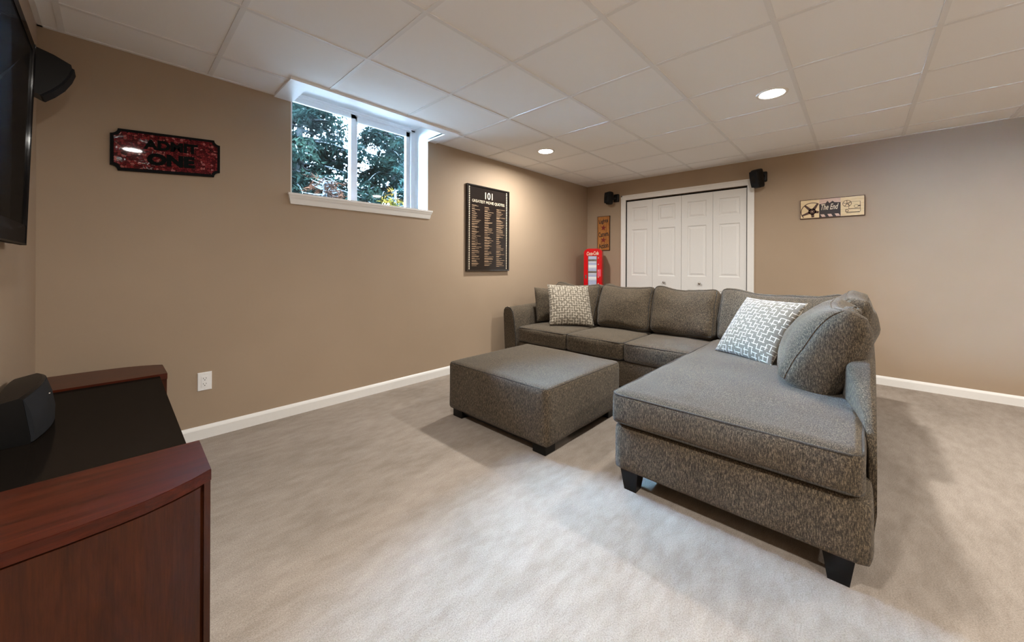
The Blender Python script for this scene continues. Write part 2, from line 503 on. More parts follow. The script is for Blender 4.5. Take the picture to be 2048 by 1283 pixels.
# ------------------------------------------------------------------ suspended ceiling
PX0, PX1, PY0 = 0.775, 2.172, 2.70           # boxed panel round the window head
OX0, OX1, OY0 = 0.895, 2.075, 2.80           # its opening
g = Geo(); zs0, zs1 = HC + 0.10, HC + 0.16
g.box(XT - 0.1, OX0 - 0.02, YR - 0.1, YL + 0.05, zs0, zs1); g.box(OX1 + 0.02, XF + 0.9, YR - 0.1, YL + 0.05, zs0, zs1)
g.box(OX0 - 0.02, OX1 + 0.02, YR - 0.1, OY0 - 0.02, zs0, zs1)
ceiling = structure(g.build('ceiling', 'tile'))
tile_me = None
for k in range(-6, 4):
    for m in range(-1, 11):
        x0, x1 = max(GX + k * TILE, XT), min(GX + (k + 1) * TILE, XF)
        y1, y0 = min(GY - m * TILE, YL), max(GY - (m + 1) * TILE, YR)
        full = abs(x1 - x0 - TILE) < 1e-3 and abs(y1 - y0 - TILE) < 1e-3
        if x1 - x0 < 0.02 or y1 - y0 < 0.02: continue
        spans = [(x0, x1)]
        if y1 > GY + 0.01:
            spans = [s for s in ((x0, min(x1, PX0 + 0.01)), (max(x0, PX1 - 0.01), x1)) if s[1] - s[0] > 0.02] if x1 > PX0 and x0 < PX1 else spans
        for a, b in spans:
            hx, hy = (b - a) / 2 - 0.004, (y1 - y0) / 2 - 0.004
            if full and y1 <= GY + 0.01:
                if tile_me is None:
                    tile_me = bpy.data.meshes.new('ceiling_tile')
                    gg = Geo().box(-hx, hx, -hy, hy, 0, 0.015)
                    tile_me.from_pydata(gg.v, [], gg.f); tile_me.materials.append(M['tile'])
                me = tile_me
            else:
                me = bpy.data.meshes.new('ceiling_tile'); gg = Geo().box(-hx, hx, -hy, hy, 0, 0.015)
                me.from_pydata(gg.v, [], gg.f); me.materials.append(M['tile'])
            o = bpy.data.objects.new('ceiling_tile', me); COL.objects.link(o)
            o.parent = ceiling; o.location = ((a + b) / 2, (y0 + y1) / 2, HC + 0.005)
for m in range(0, 12):
    y = GY - m * TILE
    if y < YR + 0.02: break
    for a, b in ([(XT, PX0), (PX1, XF)] if m == 0 else [(XT, XF)]):
        Geo().box(a, b, y - 0.012, y + 0.012, HC, HC + 0.0045).box(a, b, y - 0.003, y + 0.003, HC + 0.004, HC + 0.04).build('main_tee', 'tee', ceiling)
for k in range(-5, 4):
    x = GX + k * TILE
    Geo().box(x - 0.012, x + 0.012, YR, PY0 if PX0 < x < PX1 else YL, HC + 0.0006, HC + 0.0046).build('cross_tee', 'tee', ceiling)
g = Geo()
g.box(XT, PX0, YL - 0.02, YL, HC - 0.001, HC + 0.004).box(PX1, XF, YL - 0.02, YL, HC - 0.001, HC + 0.004)
g.box(XF - 0.02, XF, YR, YL, HC - 0.001, HC + 0.004).box(XT, XT + 0.02, YR, YL, HC - 0.001, HC + 0.004).box(XT, XF, YR, YR + 0.02, HC - 0.001, HC + 0.004)
g.build('wall_angle', 'tee', ceiling)

# boxed white panel and shaft round the window head
tr = structure(thing('trim_1', (PX0, PY0, HC)))
g = Geo(); zb, zt = HC - 0.012, HC + 0.012
g.box(PX0, OX0, PY0, YL, zb, zt).box(OX1, PX1, PY0, YL, zb, zt).box(OX0, OX1, PY0, OY0, zb, zt)
g.build('panel_board', 'vinyl', tr)
g = Geo(); ZT = WZ1 + 0.02
g.box(OX0 - 0.02, OX1 + 0.02, OY0 - 0.02, OY0, HC, ZT).box(OX0 - 0.02, OX0, OY0, YL, HC, ZT).box(OX1, OX1 + 0.02, OY0, YL, HC, ZT)
g.box(OX0 - 0.02, OX1 + 0.02, OY0 - 0.02, YL, ZT, ZT + 0.02)
g.build('shaft_lining', 'vinyl', tr)
Geo().box(OX0, OX1, OY0, OY0 + 0.02, HC + 0.02, HC + 0.045).box(OX0, OX1, YL - 0.012, YL, ZT - 0.035, ZT).build('shaft_moulding', 'vinyl', tr)

# ------------------------------------------------------------------ window
win = structure(thing('window_1', (WX0, YL, WZ0)))
g = Geo(); L0 = 0.008
g.box(WX0, WX0 + L0, YL, WY, WZ0, WZ1).box(WX1 - L0, WX1, YL, WY, WZ0, WZ1).box(WX0, WX1, YL, WY, WZ1 - L0, WZ1)
g.build('jamb_lining', 'vinyl', win)
g = Geo(); ft = 0.028; a0, a1, c0, c1 = WX0 + L0, WX1 - L0, WZ0 + 0.005, WZ1 - L0
g.box(a0, a0 + ft, WY, WY + 0.07, c0, c1).box(a1 - ft - 0.012, a1, WY, WY + 0.07, c0, c1)
g.box(a0, a1, WY, WY + 0.07, c0, c0 + 0.03).box(a0, a1, WY, WY + 0.07, c1 - 0.03, c1)
g.box(a1 - 0.052, a1 - 0.044, WY - 0.006, WY, c0, c1).box(a0, a1, WY - 0.008, WY, c1 - 0.014, c1)
g.build('frame', 'vinyl', win)
def sash(x0, x1, y, sw, z0, z1):
    s = Geo()
    s.box(x0, x0 + sw[0], y, y + 0.028, z0, z1).box(x1 - sw[1], x1, y, y + 0.028, z0, z1)
    s.box(x0, x1, y, y + 0.028, z0, z0 + sw[2]).box(x0, x1, y, y + 0.028, z1 - sw[3], z1)
    s.box(x0 + sw[0] - 0.004, x0 + sw[0], y - 0.004, y, z0, z1).box(x1 - sw[1], x1 - sw[1] + 0.004, y - 0.004, y, z0, z1)
    so = s.build('sash', 'vinyl', win)
    Geo().box(x0 + sw[0], x1 - sw[1], y + 0.011, y + 0.017, z0 + sw[2], z1 - sw[3]).build('pane', 'glass', so)
    return so
sash(0.92, 1.47, WY + 0.006, (0.012, 0.045, 0.018, 0.036), c0 + 0.025, c1 - 0.028)
sash(1.43, a1 - ft - 0.01, WY + 0.037, (0.068, 0.045, 0.025, 0.046), c0 + 0.025, c1 - 0.028)
# stool and apron
g = Geo(); SX0, SX1 = 0.862, 2.120
g.box(SX0, SX1, YL - 0.034, YL, 1.634, 1.650).box(WX0, WX1, YL, WY + 0.01, 1.634, 1.650)
g.build('stool', 'white', win)
prof = [(0.030, 1.634), (0.027, 1.62), (0.020, 1.606), (0.016, 1.585), (0.012, 1.570), (0, 1.570), (0, 1.634)]
n = len(prof); v = []
for (d, z) in prof: v.append((SX0 + 0.004 + (0.030 - d) * 0.9, YL - d, z))
for (d, z) in prof: v.append((SX1 - 0.004 - (0.030 - d) * 0.9, YL - d, z))
v[n - 2] = (v[n - 3][0], YL, 1.57); v[n - 1] = (v[0][0], YL, 1.634); v[2 * n - 2] = (v[2 * n - 3][0], YL, 1.57); v[2 * n - 1] = (v[n][0], YL, 1.634)
obj('apron', v, [tuple(range(n)), tuple(range(n, 2 * n))] + [(i, (i + 1) % n, n + (i + 1) % n, n + i) for i in range(n)], 'white', win)

# ------------------------------------------------------------------ closet doors (two bifold pairs)
g = Geo(); cw = 0.068
for (y0, y1, z0, z1) in ((DY0 - cw, DY0, 0, DZ + cw), (DY1, DY1 + cw, 0, DZ + cw), (DY0, DY1, DZ, DZ + cw)):
    g.box(XF - 0.012, XF, y0, y1, z0, z1)
for (y0, y1, z0, z1) in ((DY0 - cw, DY0 - cw + 0.018, 0, DZ + cw), (DY1 + cw - 0.018, DY1 + cw, 0, DZ + cw), (DY0 - cw, DY1 + cw, DZ + cw - 0.018, DZ + cw)):
    g.box(XF - 0.019, XF - 0.012, y0, y1, z0, z1)
structure(g.build('trim_2', 'white'))
g = Geo(); g.box(XF, XF + 0.12, DY0 - 0.001, DY0 + 0.008, 0, DZ).box(XF, XF + 0.12, DY1 - 0.008, DY1 + 0.001, 0, DZ).box(XF + 0.05, XF + 0.12, DY0, DY1, DZ - 0.012, DZ + 0.001)
structure(g.build('trim_3', 'dark'))
edges = [DY1 - 0.010, 2.062, 1.684, 1.312, DY0 + 0.010]
for d in range(2):
    dr = structure(thing('door_%d' % (d + 1), (XF + 0.01, (edges[2 * d] + edges[2 * d + 2]) / 2, 0.012)))
    for li in range(2):
        ya, yb = edges[2 * d + li + 1] + 0.0015, edges[2 * d + li] - 0.0015
        if li == 0 and d == 1: yb -= 0.0015
        py0, py1 = (ya + yb) / 2 - 0.112, (ya + yb) / 2 + 0.112
        zz = [(0.22, 0.82), (0.99, 1.635), (1.735, 1.945)]
        xf = XF + 0.010; g = Geo(); zt = 2.036
        g.box(xf, xf + 0.034, ya, py0, 0.012, zt).box(xf, xf + 0.034, py1, yb, 0.012, zt)
        zs = [0.012] + [q for z in zz for q in z] + [zt]
        for q in range(0, 8, 2): g.box(xf, xf + 0.034, py0, py1, zs[q], zs[q + 1])
        leaf = g.build('door_leaf', 'door', dr)
        for z0, z1 in zz:
            p = Geo(); rings = [(0, 0.0005), (0.010, 0.010), (0.020, 0.010), (0.040, 0.003)]
            v = []
            for ins, dep in rings: v += [(xf + dep, py0 + ins, z0 + ins), (xf + dep, py1 - ins, z0 + ins), (xf + dep, py1 - ins, z1 - ins), (xf + dep, py0 + ins, z1 - ins)]
            f = [(r * 4 + i, r * 4 + (i + 1) % 4, r * 4 + 4 + (i + 1) % 4, r * 4 + 4 + i) for r in range(3) for i in range(4)] + [(12, 13, 14, 15)]
            obj('panel', v, f, 'door', leaf)
    ky = (1.899, 1.458)[d]
    g = Geo(); g.lathe([(0.004, 0), (0.011, 0.001), (0.006, 0.006), (0.006, 0.014), (0.012, 0.018), (0.016, 0.025), (0.013, 0.032), (0.004, 0.035)], lambda a, b, h: (XF + 0.010 - h, ky + a, 0.905 + b), 20)
    g.build('knob', 'chrome', dr, True)

# =================================================================== RECESSED LAMPS
lamp_labels = ['recessed ceiling light nearer the window wall, above the framed poster',
               'recessed ceiling light over the middle of the sectional sofa',
               'recessed ceiling light above the camera side of the room',
               'added recessed ceiling light in the unseen far right of the room', 'added recessed ceiling light, unseen, right of the camera',
               'added recessed ceiling light deep in the unseen right part of the room']
for i, (lx, ly) in enumerate(LAMPS):
    t = thing('recessed_light', (lx, ly, HC + 0.004), lamp_labels[i], 'ceiling light', 'recessed ceiling lights')
    g = Geo(); fn = lambda a, b, h: (lx + a, ly + b, HC + 0.005 - h)
    n = 36; ringp = [(0.096, 0), (0.095, 0.004), (0.080, 0.006), (0.074, 0.003), (0.074, 0.0)]
    v = [fn(r * math.cos(2 * math.pi * k / n), r * math.sin(2 * math.pi * k / n), h) for r, h in ringp for k in range(n)]
    f = [(a * n + k, a * n + (k + 1) % n, (a + 1) * n + (k + 1) % n, (a + 1) * n + k) for a in range(4) for k in range(n)]
    obj('trim_ring', v, f, 'white', t, True)
    g.lathe([(0.074, 0.0005), (0.060, 0.003), (0.03, 0.0045), (0.002, 0.005)], fn, 32)
    g.build('lens', 'lens', t, True)
    ld = bpy.data.lights.new('bulb', 'AREA'); ld.shape = 'DISK'; ld.size = 0.14; ld.energy = LAMP_W; ld.color = LAMP_COL; ld.spread = math.radians(172)
    lo = bpy.data.objects.new('bulb', ld); COL.objects.link(lo); lo.parent = t; lo.location = (0, 0, -0.008)

# =================================================================== SECTIONAL SOFA
sofa = thing('sectional_sofa', (3.2, 1.2, 0), 'large grey-brown tweed sectional sofa with a chaise on its right end', 'sofa')
def cush(name, size, r, mtx, crown, n=(16, 16, 9), wob=0.006, seed=1.0, fn=None, mat='fabric', wscale=4.0, welt=0):
    V, Fc = softbox(size, r, n, crown, wob, seed, fn, wscale)
    V = place(V, mtx); o = obj(name, V, Fc, mat, sofa, True)
    if welt:                       # welt cord round the front face (local -x)
        ix, (a, b, c) = softbox.idx, n
        keys = [(0, j, 0) for j in range(b)] + [(0, b, k) for k in range(c)] + [(0, j, c) for j in range(b, 0, -1)] + [(0, 0, k) for k in range(c, 0, -1)]
        cen = mtx @ Vector((0, 0, 0))
        Geo().tube([V[ix[q]] + (V[ix[q]] - cen).normalized() * 0.0015 for q in keys], 0.0042, 6, True).build('piping', mat if welt == 2 else 'piping', o, True)
    return o
def piping_ring(hx, hy, r, z, mtx, parent, rad=0.0045, wob=0.0, seed=0, closed=True, pts=None):
    path = densify([(a, b, z) for a, b in rrect(hx, hy, r)], 0.05)
    Geo().tube([mtx @ p for p in path], rad, 6, True).build('piping', 'piping', parent, True)

SZ = 0.465      # seat height of the sofa run
SX = 2.98       # its front
bevbox('base', (SX + 0.02, 4.08, 0.90, 2.72, 0.07, 0.292), 0.02, 'fabric', sofa)
bevbox('back_frame', (3.93, 4.10, -0.02, 2.88, 0.07, 0.72), 0.045, 'fabric', sofa, 4)
# flared left arm, front panel with piping
st = []
def arm_prof(flare):
    return [(2.705, 0.07), (2.875, 0.07), (2.895 + flare, 0.40), (2.905 + flare, 0.58), (2.900 + flare, 0.625), (2.880 + flare, 0.650), (2.845 + flare, 0.660), (2.80 + flare, 0.648), (2.772 + flare, 0.61), (2.755 + flare, 0.54), (2.735, 0.40)]
V, Fc = [], []; xs = [SX - 0.01, SX + 0.004, SX + 0.02, 3.3, 3.7, 4.05, 4.08]
for q, x in enumerate(xs):
    P = arm_prof(0.0); cxm = sum(p[0] for p in P) / len(P); czm = sum(p[1] for p in P) / len(P)
    sc = [0.93, 0.975, 1, 1, 1, 1, 0.96][q]; up = [0, 0, 0, 0.008, 0.018, 0.022, 0.018][q]
    for (y, z) in P: V.append((x, cxm + (y - cxm) * sc, czm + (z - czm) * sc + up * max(0, (z - 0.07) / 0.58)))
n = len(arm_prof(0))
for q in range(len(xs) - 1):
    for i in range(n): Fc.append((q * n + i, q * n + (i + 1) % n, (q + 1) * n + (i + 1) % n, (q + 1) * n + i))
Fc += [tuple(range(n)), tuple(range((len(xs) - 1) * n, len(xs) * n))]
arm = obj('arm', V, Fc, 'fabric', sofa, True, auto=50)
Geo().tube([(SX - 0.002, p[0], p[1]) for p in densify([(a, b, 0) for a, b in arm_prof(0)], 0.03)], 0.005, 6, True).build('piping', 'piping', arm, True)
# seat cushions of the sofa run
ys = [2.705, 2.075, 1.487, 0.905]
for i in range(3):
    y1, y0 = ys[i], ys[i + 1]
    w = y1 - y0 - 0.006
    mt = Matrix.Translation((SX + 0.33, (y0 + y1) / 2, 0.380))
    c = cush('seat_cushion', (0.66, w, 0.165), 0.032, mt, (0.012, 0.0, 0.022), (16, 16, 8), 0.005, i * 3.1)
    piping_ring(0.33 - 0.006, w / 2 - 0.006, 0.035, 0.070, mt, c)
    piping_ring(0.33 - 0.006, w / 2 - 0.006, 0.035, -0.070, mt, c)
# chaise base, cushion
V, Fc = softbox((2.36, 0.945, 0.235), 0.03, (20, 12, 8), (0.004, 0.006, 0), 0.002, 3.0)
obj('chaise_base', place(V, Matrix.Translation((1.72 + 1.18, 0.432, 0.2175))), Fc, 'fabric', sofa, True)
mt = Matrix.Translation((1.70 + 0.93, 0.447, 0.415))
def chfn(P, u, v, w):
    return P
c = cush('chaise_cushion', (1.86, 0.93, 0.160), 0.034, mt, (0.016, 0.012, 0.024), (26, 18, 8), 0.006, 5.5)
piping_ring(0.93 - 0.004, 0.465 - 0.004, 0.045, 0.066, mt, c, 0.005)
piping_ring(0.93 - 0.004, 0.465 - 0.004, 0.045, -0.066, mt, c, 0.005)
# side back along the right edge: low at the front, thick towards the corner
V, Fc = [], []
stx = [(1.93, 0.40, -0.030), (1.96, 0.47, -0.024), (2.05, 0.545, -0.015), (2.16, 0.615, 0.008), (2.30, 0.668, 0.035), (2.45, 0.694, 0.06), (2.75, 0.702, 0.09), (3.2, 0.705, 0.10), (3.7, 0.708, 0.10), (4.09, 0.708, 0.10)]
for x, zt, yi in stx:
    yo = -0.052 - 0.028 * max(0, (x - 1.95) / 2.1)
    rr = min(0.03, (yi - yo) * 0.45)
    ring = [(yo + 0.012, 0.085), (yo, 0.20), (yo, zt - rr)]
    for k in range(1, 5):
        a = math.pi - k * math.pi / 8; ring.append((yo + rr + rr * math.cos(a), zt - rr + rr * math.sin(a)))
    for k in range(0, 5):
        a = math.pi / 2 - k * math.pi / 8; ring.append((yi - rr + rr * math.cos(a), zt - rr + rr * math.sin(a)))
    ring += [(yi, 0.30), (yi, 0.085)]
    V += [(x, y, z) for y, z in ring]
n = len(ring)
for q in range(len(stx) - 1):
    for i in range(n): Fc.append((q * n + i, q * n + (i + 1) % n, (q + 1) * n + (i + 1) % n, (q + 1) * n + i))
Fc += [tuple(range(n)), tuple(range((len(stx) - 1) * n, len(stx) * n))]
obj('side_back', V, Fc, 'fabric', sofa, True, auto=60)

# back cushions: thick, sagging in the middle, standing on the seats
def backfn(sag, lift, pinch=0.5):
    def fn(P, u, v, w):
        # local x: thickness, y: width, z: height
        top = max(0.0, w)
        P.z += top * (lift * (0.55 * v) ** 2 * 4 - sag * (1 - v * v)) 
        P.z += top * top * LOBE * math.exp(-((v - 0.72) / 0.3) ** 2)
        k = 1 - pinch * max(0.0, w - 0.35) ** 1.5
        P.x *= k
        P.x *= 1 - 0.18 * abs(v) ** 4
        return P
    return fn
LOBE = 0.018
def back_cushion(y0, y1, seed, h=0.458, t=0.24, lean=16, base=(3.605, 0.462), sag=0.022):
    mt = rot_m(((base[0]), (y0 + y1) / 2, base[1]), 0, math.radians(lean), 0) @ Matrix.Translation((0, 0, h / 2))
    c = cush('back_cushion', (t, y1 - y0 - 0.004, h), 0.06, mt, (0.035, 0.008, 0.004), (9, 20, 18), 0.014, seed, backfn(sag, 0.010), wscale=6, welt=1)
    return c
back_cushion(2.075, 2.70, 1.7)
back_cushion(1.490, 2.075, 4.2)
back_cushion(0.905, 1.490, 7.9)
back_cushion(0.06, 0.900, 11.3, sag=0.03)
# loose cushions standing against the side back
def side_cushion(x0, x1, yb, zb, seed, h=0.47, t=0.23, lean=20, yaw=0.0, pinch=0.8):
    mt = rot_m(((x0 + x1) / 2, yb, zb), 0, 0, math.radians(-90 + yaw)) @ Matrix.Rotation(math.radians(lean), 4, 'Y') @ Matrix.Translation((0, 0, h / 2))
    c = cush('back_cushion', (t, x1 - x0, h), 0.055, mt, (0.05, 0.012, 0.004), (9, 20, 18), 0.012, seed, backfn(0.02, 0.014, pinch), wscale=5, welt=2)
    return c, mt
side_cushion(3.02, 3.62, 0.155, 0.487, 21.0, 0.46)
c, mt = side_cushion(2.33, 2.97, 0.240, 0.487, 15.0, 0.455, 0.25, 27, 5)
for lx_, ly_, lz_, a_ in ((-0.015, -0.245, 0.226, 0.5), (0.005, -0.165, 0.232, -0.4), (-0.01, -0.09, 0.230, 0.2)):
    V, Fc = softbox((0.030, 0.085, 0.026), 0.010, (5, 10, 5), (0, 0, 0.004), 0.016, 40 + a_ * 9, None, 26)
    obj('corner_fold', place(V, mt @ Matrix.Translation((lx_, ly_, lz_)) @ Matrix.Rotation(a_, 4, 'Z')), Fc, 'fabric', c, True)
FEET = [(1.785, 0.05), (1.785, 0.83), (3.95, 0.05), (3.06, 2.82), (3.98, 2.82), (3.06, 0.97)]
for fx, fy in FEET:
    zt = 0.11 if fx < 2 else 0.075
    v = []
    for z, s, ins in ((0, 0.030, 0.006), (zt, 0.045, 0)):
        v += [(fx - s, fy - s, z), (fx + s, fy - s, z), (fx + s, fy + s, z), (fx - s, fy + s, z)]
    obj('foot', v, [(3, 2, 1, 0), (4, 5, 6, 7), (0, 1, 5, 4), (1, 2, 6, 5), (2, 3, 7, 6), (3, 0, 4, 7)], 'foot', sofa)

# loose throw pillows
def pillow_matrix(c, yaw, lean, roll):
    n0 = Vector((math.cos(yaw), math.sin(yaw), 0)); u0 = Vector((-math.sin(yaw), math.cos(yaw), 0))
    v = Vector((0, 0, 1)) * math.cos(lean) - n0 * math.sin(lean)
    u = v.cross(u0.cross(v)).normalized()
    u2 = u * math.cos(roll) + v * math.sin(roll); v2 = -u * math.sin(roll) + v * math.cos(roll)
    m = Matrix((u2, v2, u2.cross(v2))).transposed().to_4x4(); m.translation = c
    return m
rad = math.radians
tag(knife_pillow('throw_pillow', 0.47, 0.15, pillow_matrix(Vector((2.975, 0.50, 0.700)), rad(144), rad(35), 0.0), 'pillow', None, seed=2.0),
    'patterned throw pillow on the chaise, leaning into the sofa corner', 'pillow', 'patterned throw pillows')
tag(knife_pillow('throw_pillow', 0.48, 0.15, pillow_matrix(Vector((3.39, 2.30, 0.695)), rad(228), rad(29), rad(-2)), 'pillow', None, seed=7.0),
    'patterned throw pillow at the left end of the sofa near the poster', 'pillow', 'patterned throw pillows')
tag(knife_pillow('bolster_pillow', 0.40, 0.17, pillow_matrix(Vector((3.47, 2.63, 0.665)), rad(250), rad(14), rad(-3)), 'fabric', None, seed=12.0),
    'plain grey-brown cushion tucked between the left sofa arm and the patterned pillow', 'pillow')

# =================================================================== OTTOMAN
ott = thing('ottoman', (2.15, 1.775, 0), 'square grey-brown upholstered ottoman in front of the sofa', 'ottoman')
V, Fc = softbox((0.90, 0.93, 0.350), 0.03, (20, 20, 9), (0.006, 0.006, 0.014), 0.003, 8.0)
body = obj('body', place(V, Matrix.Translation((2.15, 1.775, 0.23))), Fc, 'fabric', ott, True)
Geo().tube([Vector((2.15, 1.775, 0.396)) + p for p in densify([(a, b, 0) for a, b in rrect(0.443, 0.458, 0.03)], 0.05)], 0.0022, 5, True).build('seam', 'piping', body, True)
for sx in (-1, 1):
    for sy in (-1, 1):
        x, y = 2.15 + sx * 0.375, 1.775 + sy * 0.385
        bevbox('leg', (x - 0.05, x + 0.05, y - 0.05, y + 0.05, 0.0, 0.058), 0.004, 'foot', ott, 1)
Geo().box(2.15 - 0.41, 2.15 + 0.41, 1.775 - 0.42, 1.775 + 0.42, 0.035, 0.06).build('underside', 'foot', ott)

# =================================================================== MEDIA CONSOLE
CZT = 0.55; CYM = 2.10; CXB = XT + 0.016
con = thing('media_console', (-0.05, CYM, 0), 'cherry wood media console with black top and curved raised ends', 'console')
outer = [(CXB, 1.232), (-0.15, 1.231), (-0.07, 1.234), (0.0, 1.241), (0.05, 1.250), (0.10, 1.268), (0.145, 1.290), (0.184, 1.316)]
for mir in (0, 1):
    Y = (lambda y: 2 * CYM - y) if mir else (lambda y: y)
    poly = [(x, Y(y + 0.012)) for x, y in outer] + [(0.187, Y(1.535)), (0.150, Y(1.562)), (CXB, Y(1.562))]
    g = Geo(); g.prism(poly, lambda a, b: (a, b, 0.0), lambda a, b: (a, b, CZT - 0.03))
    end = g.build('end_cabinet', 'woodz', con)
    cap = [(x, Y(y)) for x, y in outer] + [(0.187, Y(1.535)), (0.187, Y(1.562)), (CXB, Y(1.562))]
    bm = bmesh.new(); n = len(cap)
    va = [bm.verts.new((a, b, CZT - 0.03)) for a, b in cap]; vb = [bm.verts.new((a, b, CZT)) for a, b in cap]
    bm.faces.new(va[::-1]); bm.faces.new(vb)
    for i in range(n): bm.faces.new((va[i], va[(i + 1) % n], vb[(i + 1) % n], vb[i]))
    bmesh.ops.recalc_face_normals(bm, faces=bm.faces)
    top_e = [e for e in bm.edges if all(abs(v.co.z - CZT) < 1e-6 for v in e.verts)]
    bmesh.ops.bevel(bm, geom=top_e, offset=0.0015, segments=2, affect='EDGES')
    me = bpy.data.meshes.new('end_cap'); bm.to_mesh(me); bm.free(); me.materials.append(M['woodx']); finish('end_cap', me, con)
    # curved inset side panel and front stile, split by a dark groove
    def strip(name, x0, x1, z0, z1, mat):
        pts = [p for p in densify([(a, b, 0) for a, b in outer], 0.002, False) if x0 <= p.x <= x1][::4]
        inner_ = [(p.x, Y(p.y + 0.0125)) for p in pts]; out_ = [(p.x, Y(p.y)) for p in pts]
        g = Geo(); g.prism(out_ + inner_[::-1], lambda a, b: (a, b, z0), lambda a, b: (a, b, z1))
        return g.build(name, mat, end)
    strip('side_panel', CXB, 0.160, 0.03, CZT - 0.034, 'woodz')
    strip('stile', 0.166, 0.20, 0.0, CZT - 0.03, 'woodz')
    Geo().box(CXB, 0.1635, *sorted((Y(1.234 + 0.0048), Y(1.234 + 0.08))), 0.0, 0.027).build('plinth', 'woodd', end)
g = Geo().box(CXB, 0.158, 1.5625, 2 * CYM - 1.5625, CZT - 0.032, CZT - 0.010)
g.build('top', 'btop', con)
g = Geo(); g.box(CXB, 0.10, 1.5625, 2.6375, 0.03, 0.06).box(CXB, 0.10, 1.5625, 2.6375, 0.30, 0.32).box(CXB, CXB + 0.01, 1.5625, 2.6375, 0.06, CZT - 0.032).box(CXB, 0.10, 2.09, 2.11, 0.06, CZT - 0.032)
g.build('shelves', 'woodd', con)
for s in (-1, 1):
    y = CYM + s * 0.268
    dd = bevbox('cabinet_door', (0.10, 0.12, y - 0.263, y + 0.263, 0.05, CZT - 0.04), 0.003, 'btop', con, 1)
    Geo().box(0.12, 0.135, y - s * 0.22 - 0.006, y - s * 0.22 + 0.006, 0.24, 0.34).build('handle', 'chrome', dd)

# centre speaker lying on the console, bowed grille
sp = thing('center_speaker', (-0.2, 2.15, CZT - 0.01), 'black centre speaker with curved charcoal grille on the console top', 'speaker')
V, Fc = [], []; N = 20; zb, zt = CZT - 0.0095, 0.69
for i in range(N + 1):
    y = 1.945 + 0.41 * i / N; d = (y - 2.15) / 0.205
    xf = -0.152 - 0.028 * d * d; top = zt + 0.012 * (1 - d * d)
    V += [(-0.262, y, zb), (xf - 0.006, y, zb), (xf - 0.006, y, zb + 0.02), (xf - 0.022, y, top - 0.004), (xf - 0.03, y, top), (-0.262, y, top - 0.012)]
for i in range(N):
    for k in range(6): Fc.append((i * 6 + k, i * 6 + (k + 1) % 6, i * 6 + 6 + (k + 1) % 6, i * 6 + 6 + k))
Fc += [tuple(range(6)), tuple(range(N * 6, N * 6 + 6))]
obj('cabinet', V, Fc, 'black', sp)
V, Fc = [], []
for i in range(N + 1):
    y = 1.948 + 0.404 * i / N; d = (y - 2.15) / 0.205
    xf = -0.152 - 0.028 * d * d; top = zt + 0.012 * (1 - d * d)
    V += [(xf - 0.008, y, zb + 0.003), (xf, y, zb + 0.006), (xf + 0.001, y, zb + 0.05), (xf - 0.006, y, zb + 0.10), (xf - 0.020, y, top - 0.006), (xf - 0.026, y, top - 0.006)]
for i in range(N):
    for k in range(6): Fc.append((i * 6 + k, i * 6 + (k + 1) % 6, i * 6 + 6 + (k + 1) % 6, i * 6 + 6 + k))
Fc += [tuple(range(6)), tuple(range(N * 6, N * 6 + 6))]
obj('grille', V, Fc, 'grille', sp, True, auto=40)
Geo().lathe([(0.003, 0), (0.003, 0.003), (0.001, 0.004)], lambda a, b, h: (-0.1575 + h, 2.06 + a, 0.668 + b), 10).build('badge', 'chrome', sp)

# =================================================================== TELEVISION
TVY0, TVY1 = 1.02, 2.30
tv = thing('television', (-0.22, 1.66, 1.18), 'flat screen television with glossy black frame on the wall above the console', 'television')
tilt = math.atan2(0.021, 0.765)
TM = Matrix.Translation((-0.234, 1.66, 1.188)) @ Matrix.Rotation(tilt, 4, 'Y')
def tvbox(name, mat, *bx, parent=None, r=0.0):
    g = Geo()
    for b in bx: g.box(*b)
    g.v = [tuple(TM @ Vector(p)) for p in g.v]
    return g.build(name, mat, parent or tv)
hw = (TVY1 - TVY0) / 2; TH = 0.7655
tvbox('housing', 'black', (-0.035, -0.003, -hw + 0.004, hw - 0.004, 0.004, TH - 0.004))
tvbox('speaker_bar', 'bezelmatte', (-0.012, 0.0, -hw, hw, 0.0, 0.074))
tvbox('bezel', 'gblack', (-0.012, 0.0, -hw, hw, TH - 0.034, TH), (-0.012, 0, -hw, -hw + 0.036, 0.074, TH - 0.034), (-0.012, 0, hw - 0.036, hw, 0.074, TH - 0.034),
      (0.0, 0.0035, -hw, hw, 0.0, 0.006), (0, 0.0035, hw - 0.006, hw, 0, TH), (0, 0.0025, hw - 0.022, hw - 0.016, 0.07, TH - 0.02))
tvbox('screen', 'screen', (-0.012, -0.003, -hw + 0.036, hw - 0.036, 0.074, TH - 0.034))
Geo().box(XT + 0.003, -0.25, 1.45, 1.87, 1.4, 1.75).build('wall_bracket', 'black', tv)

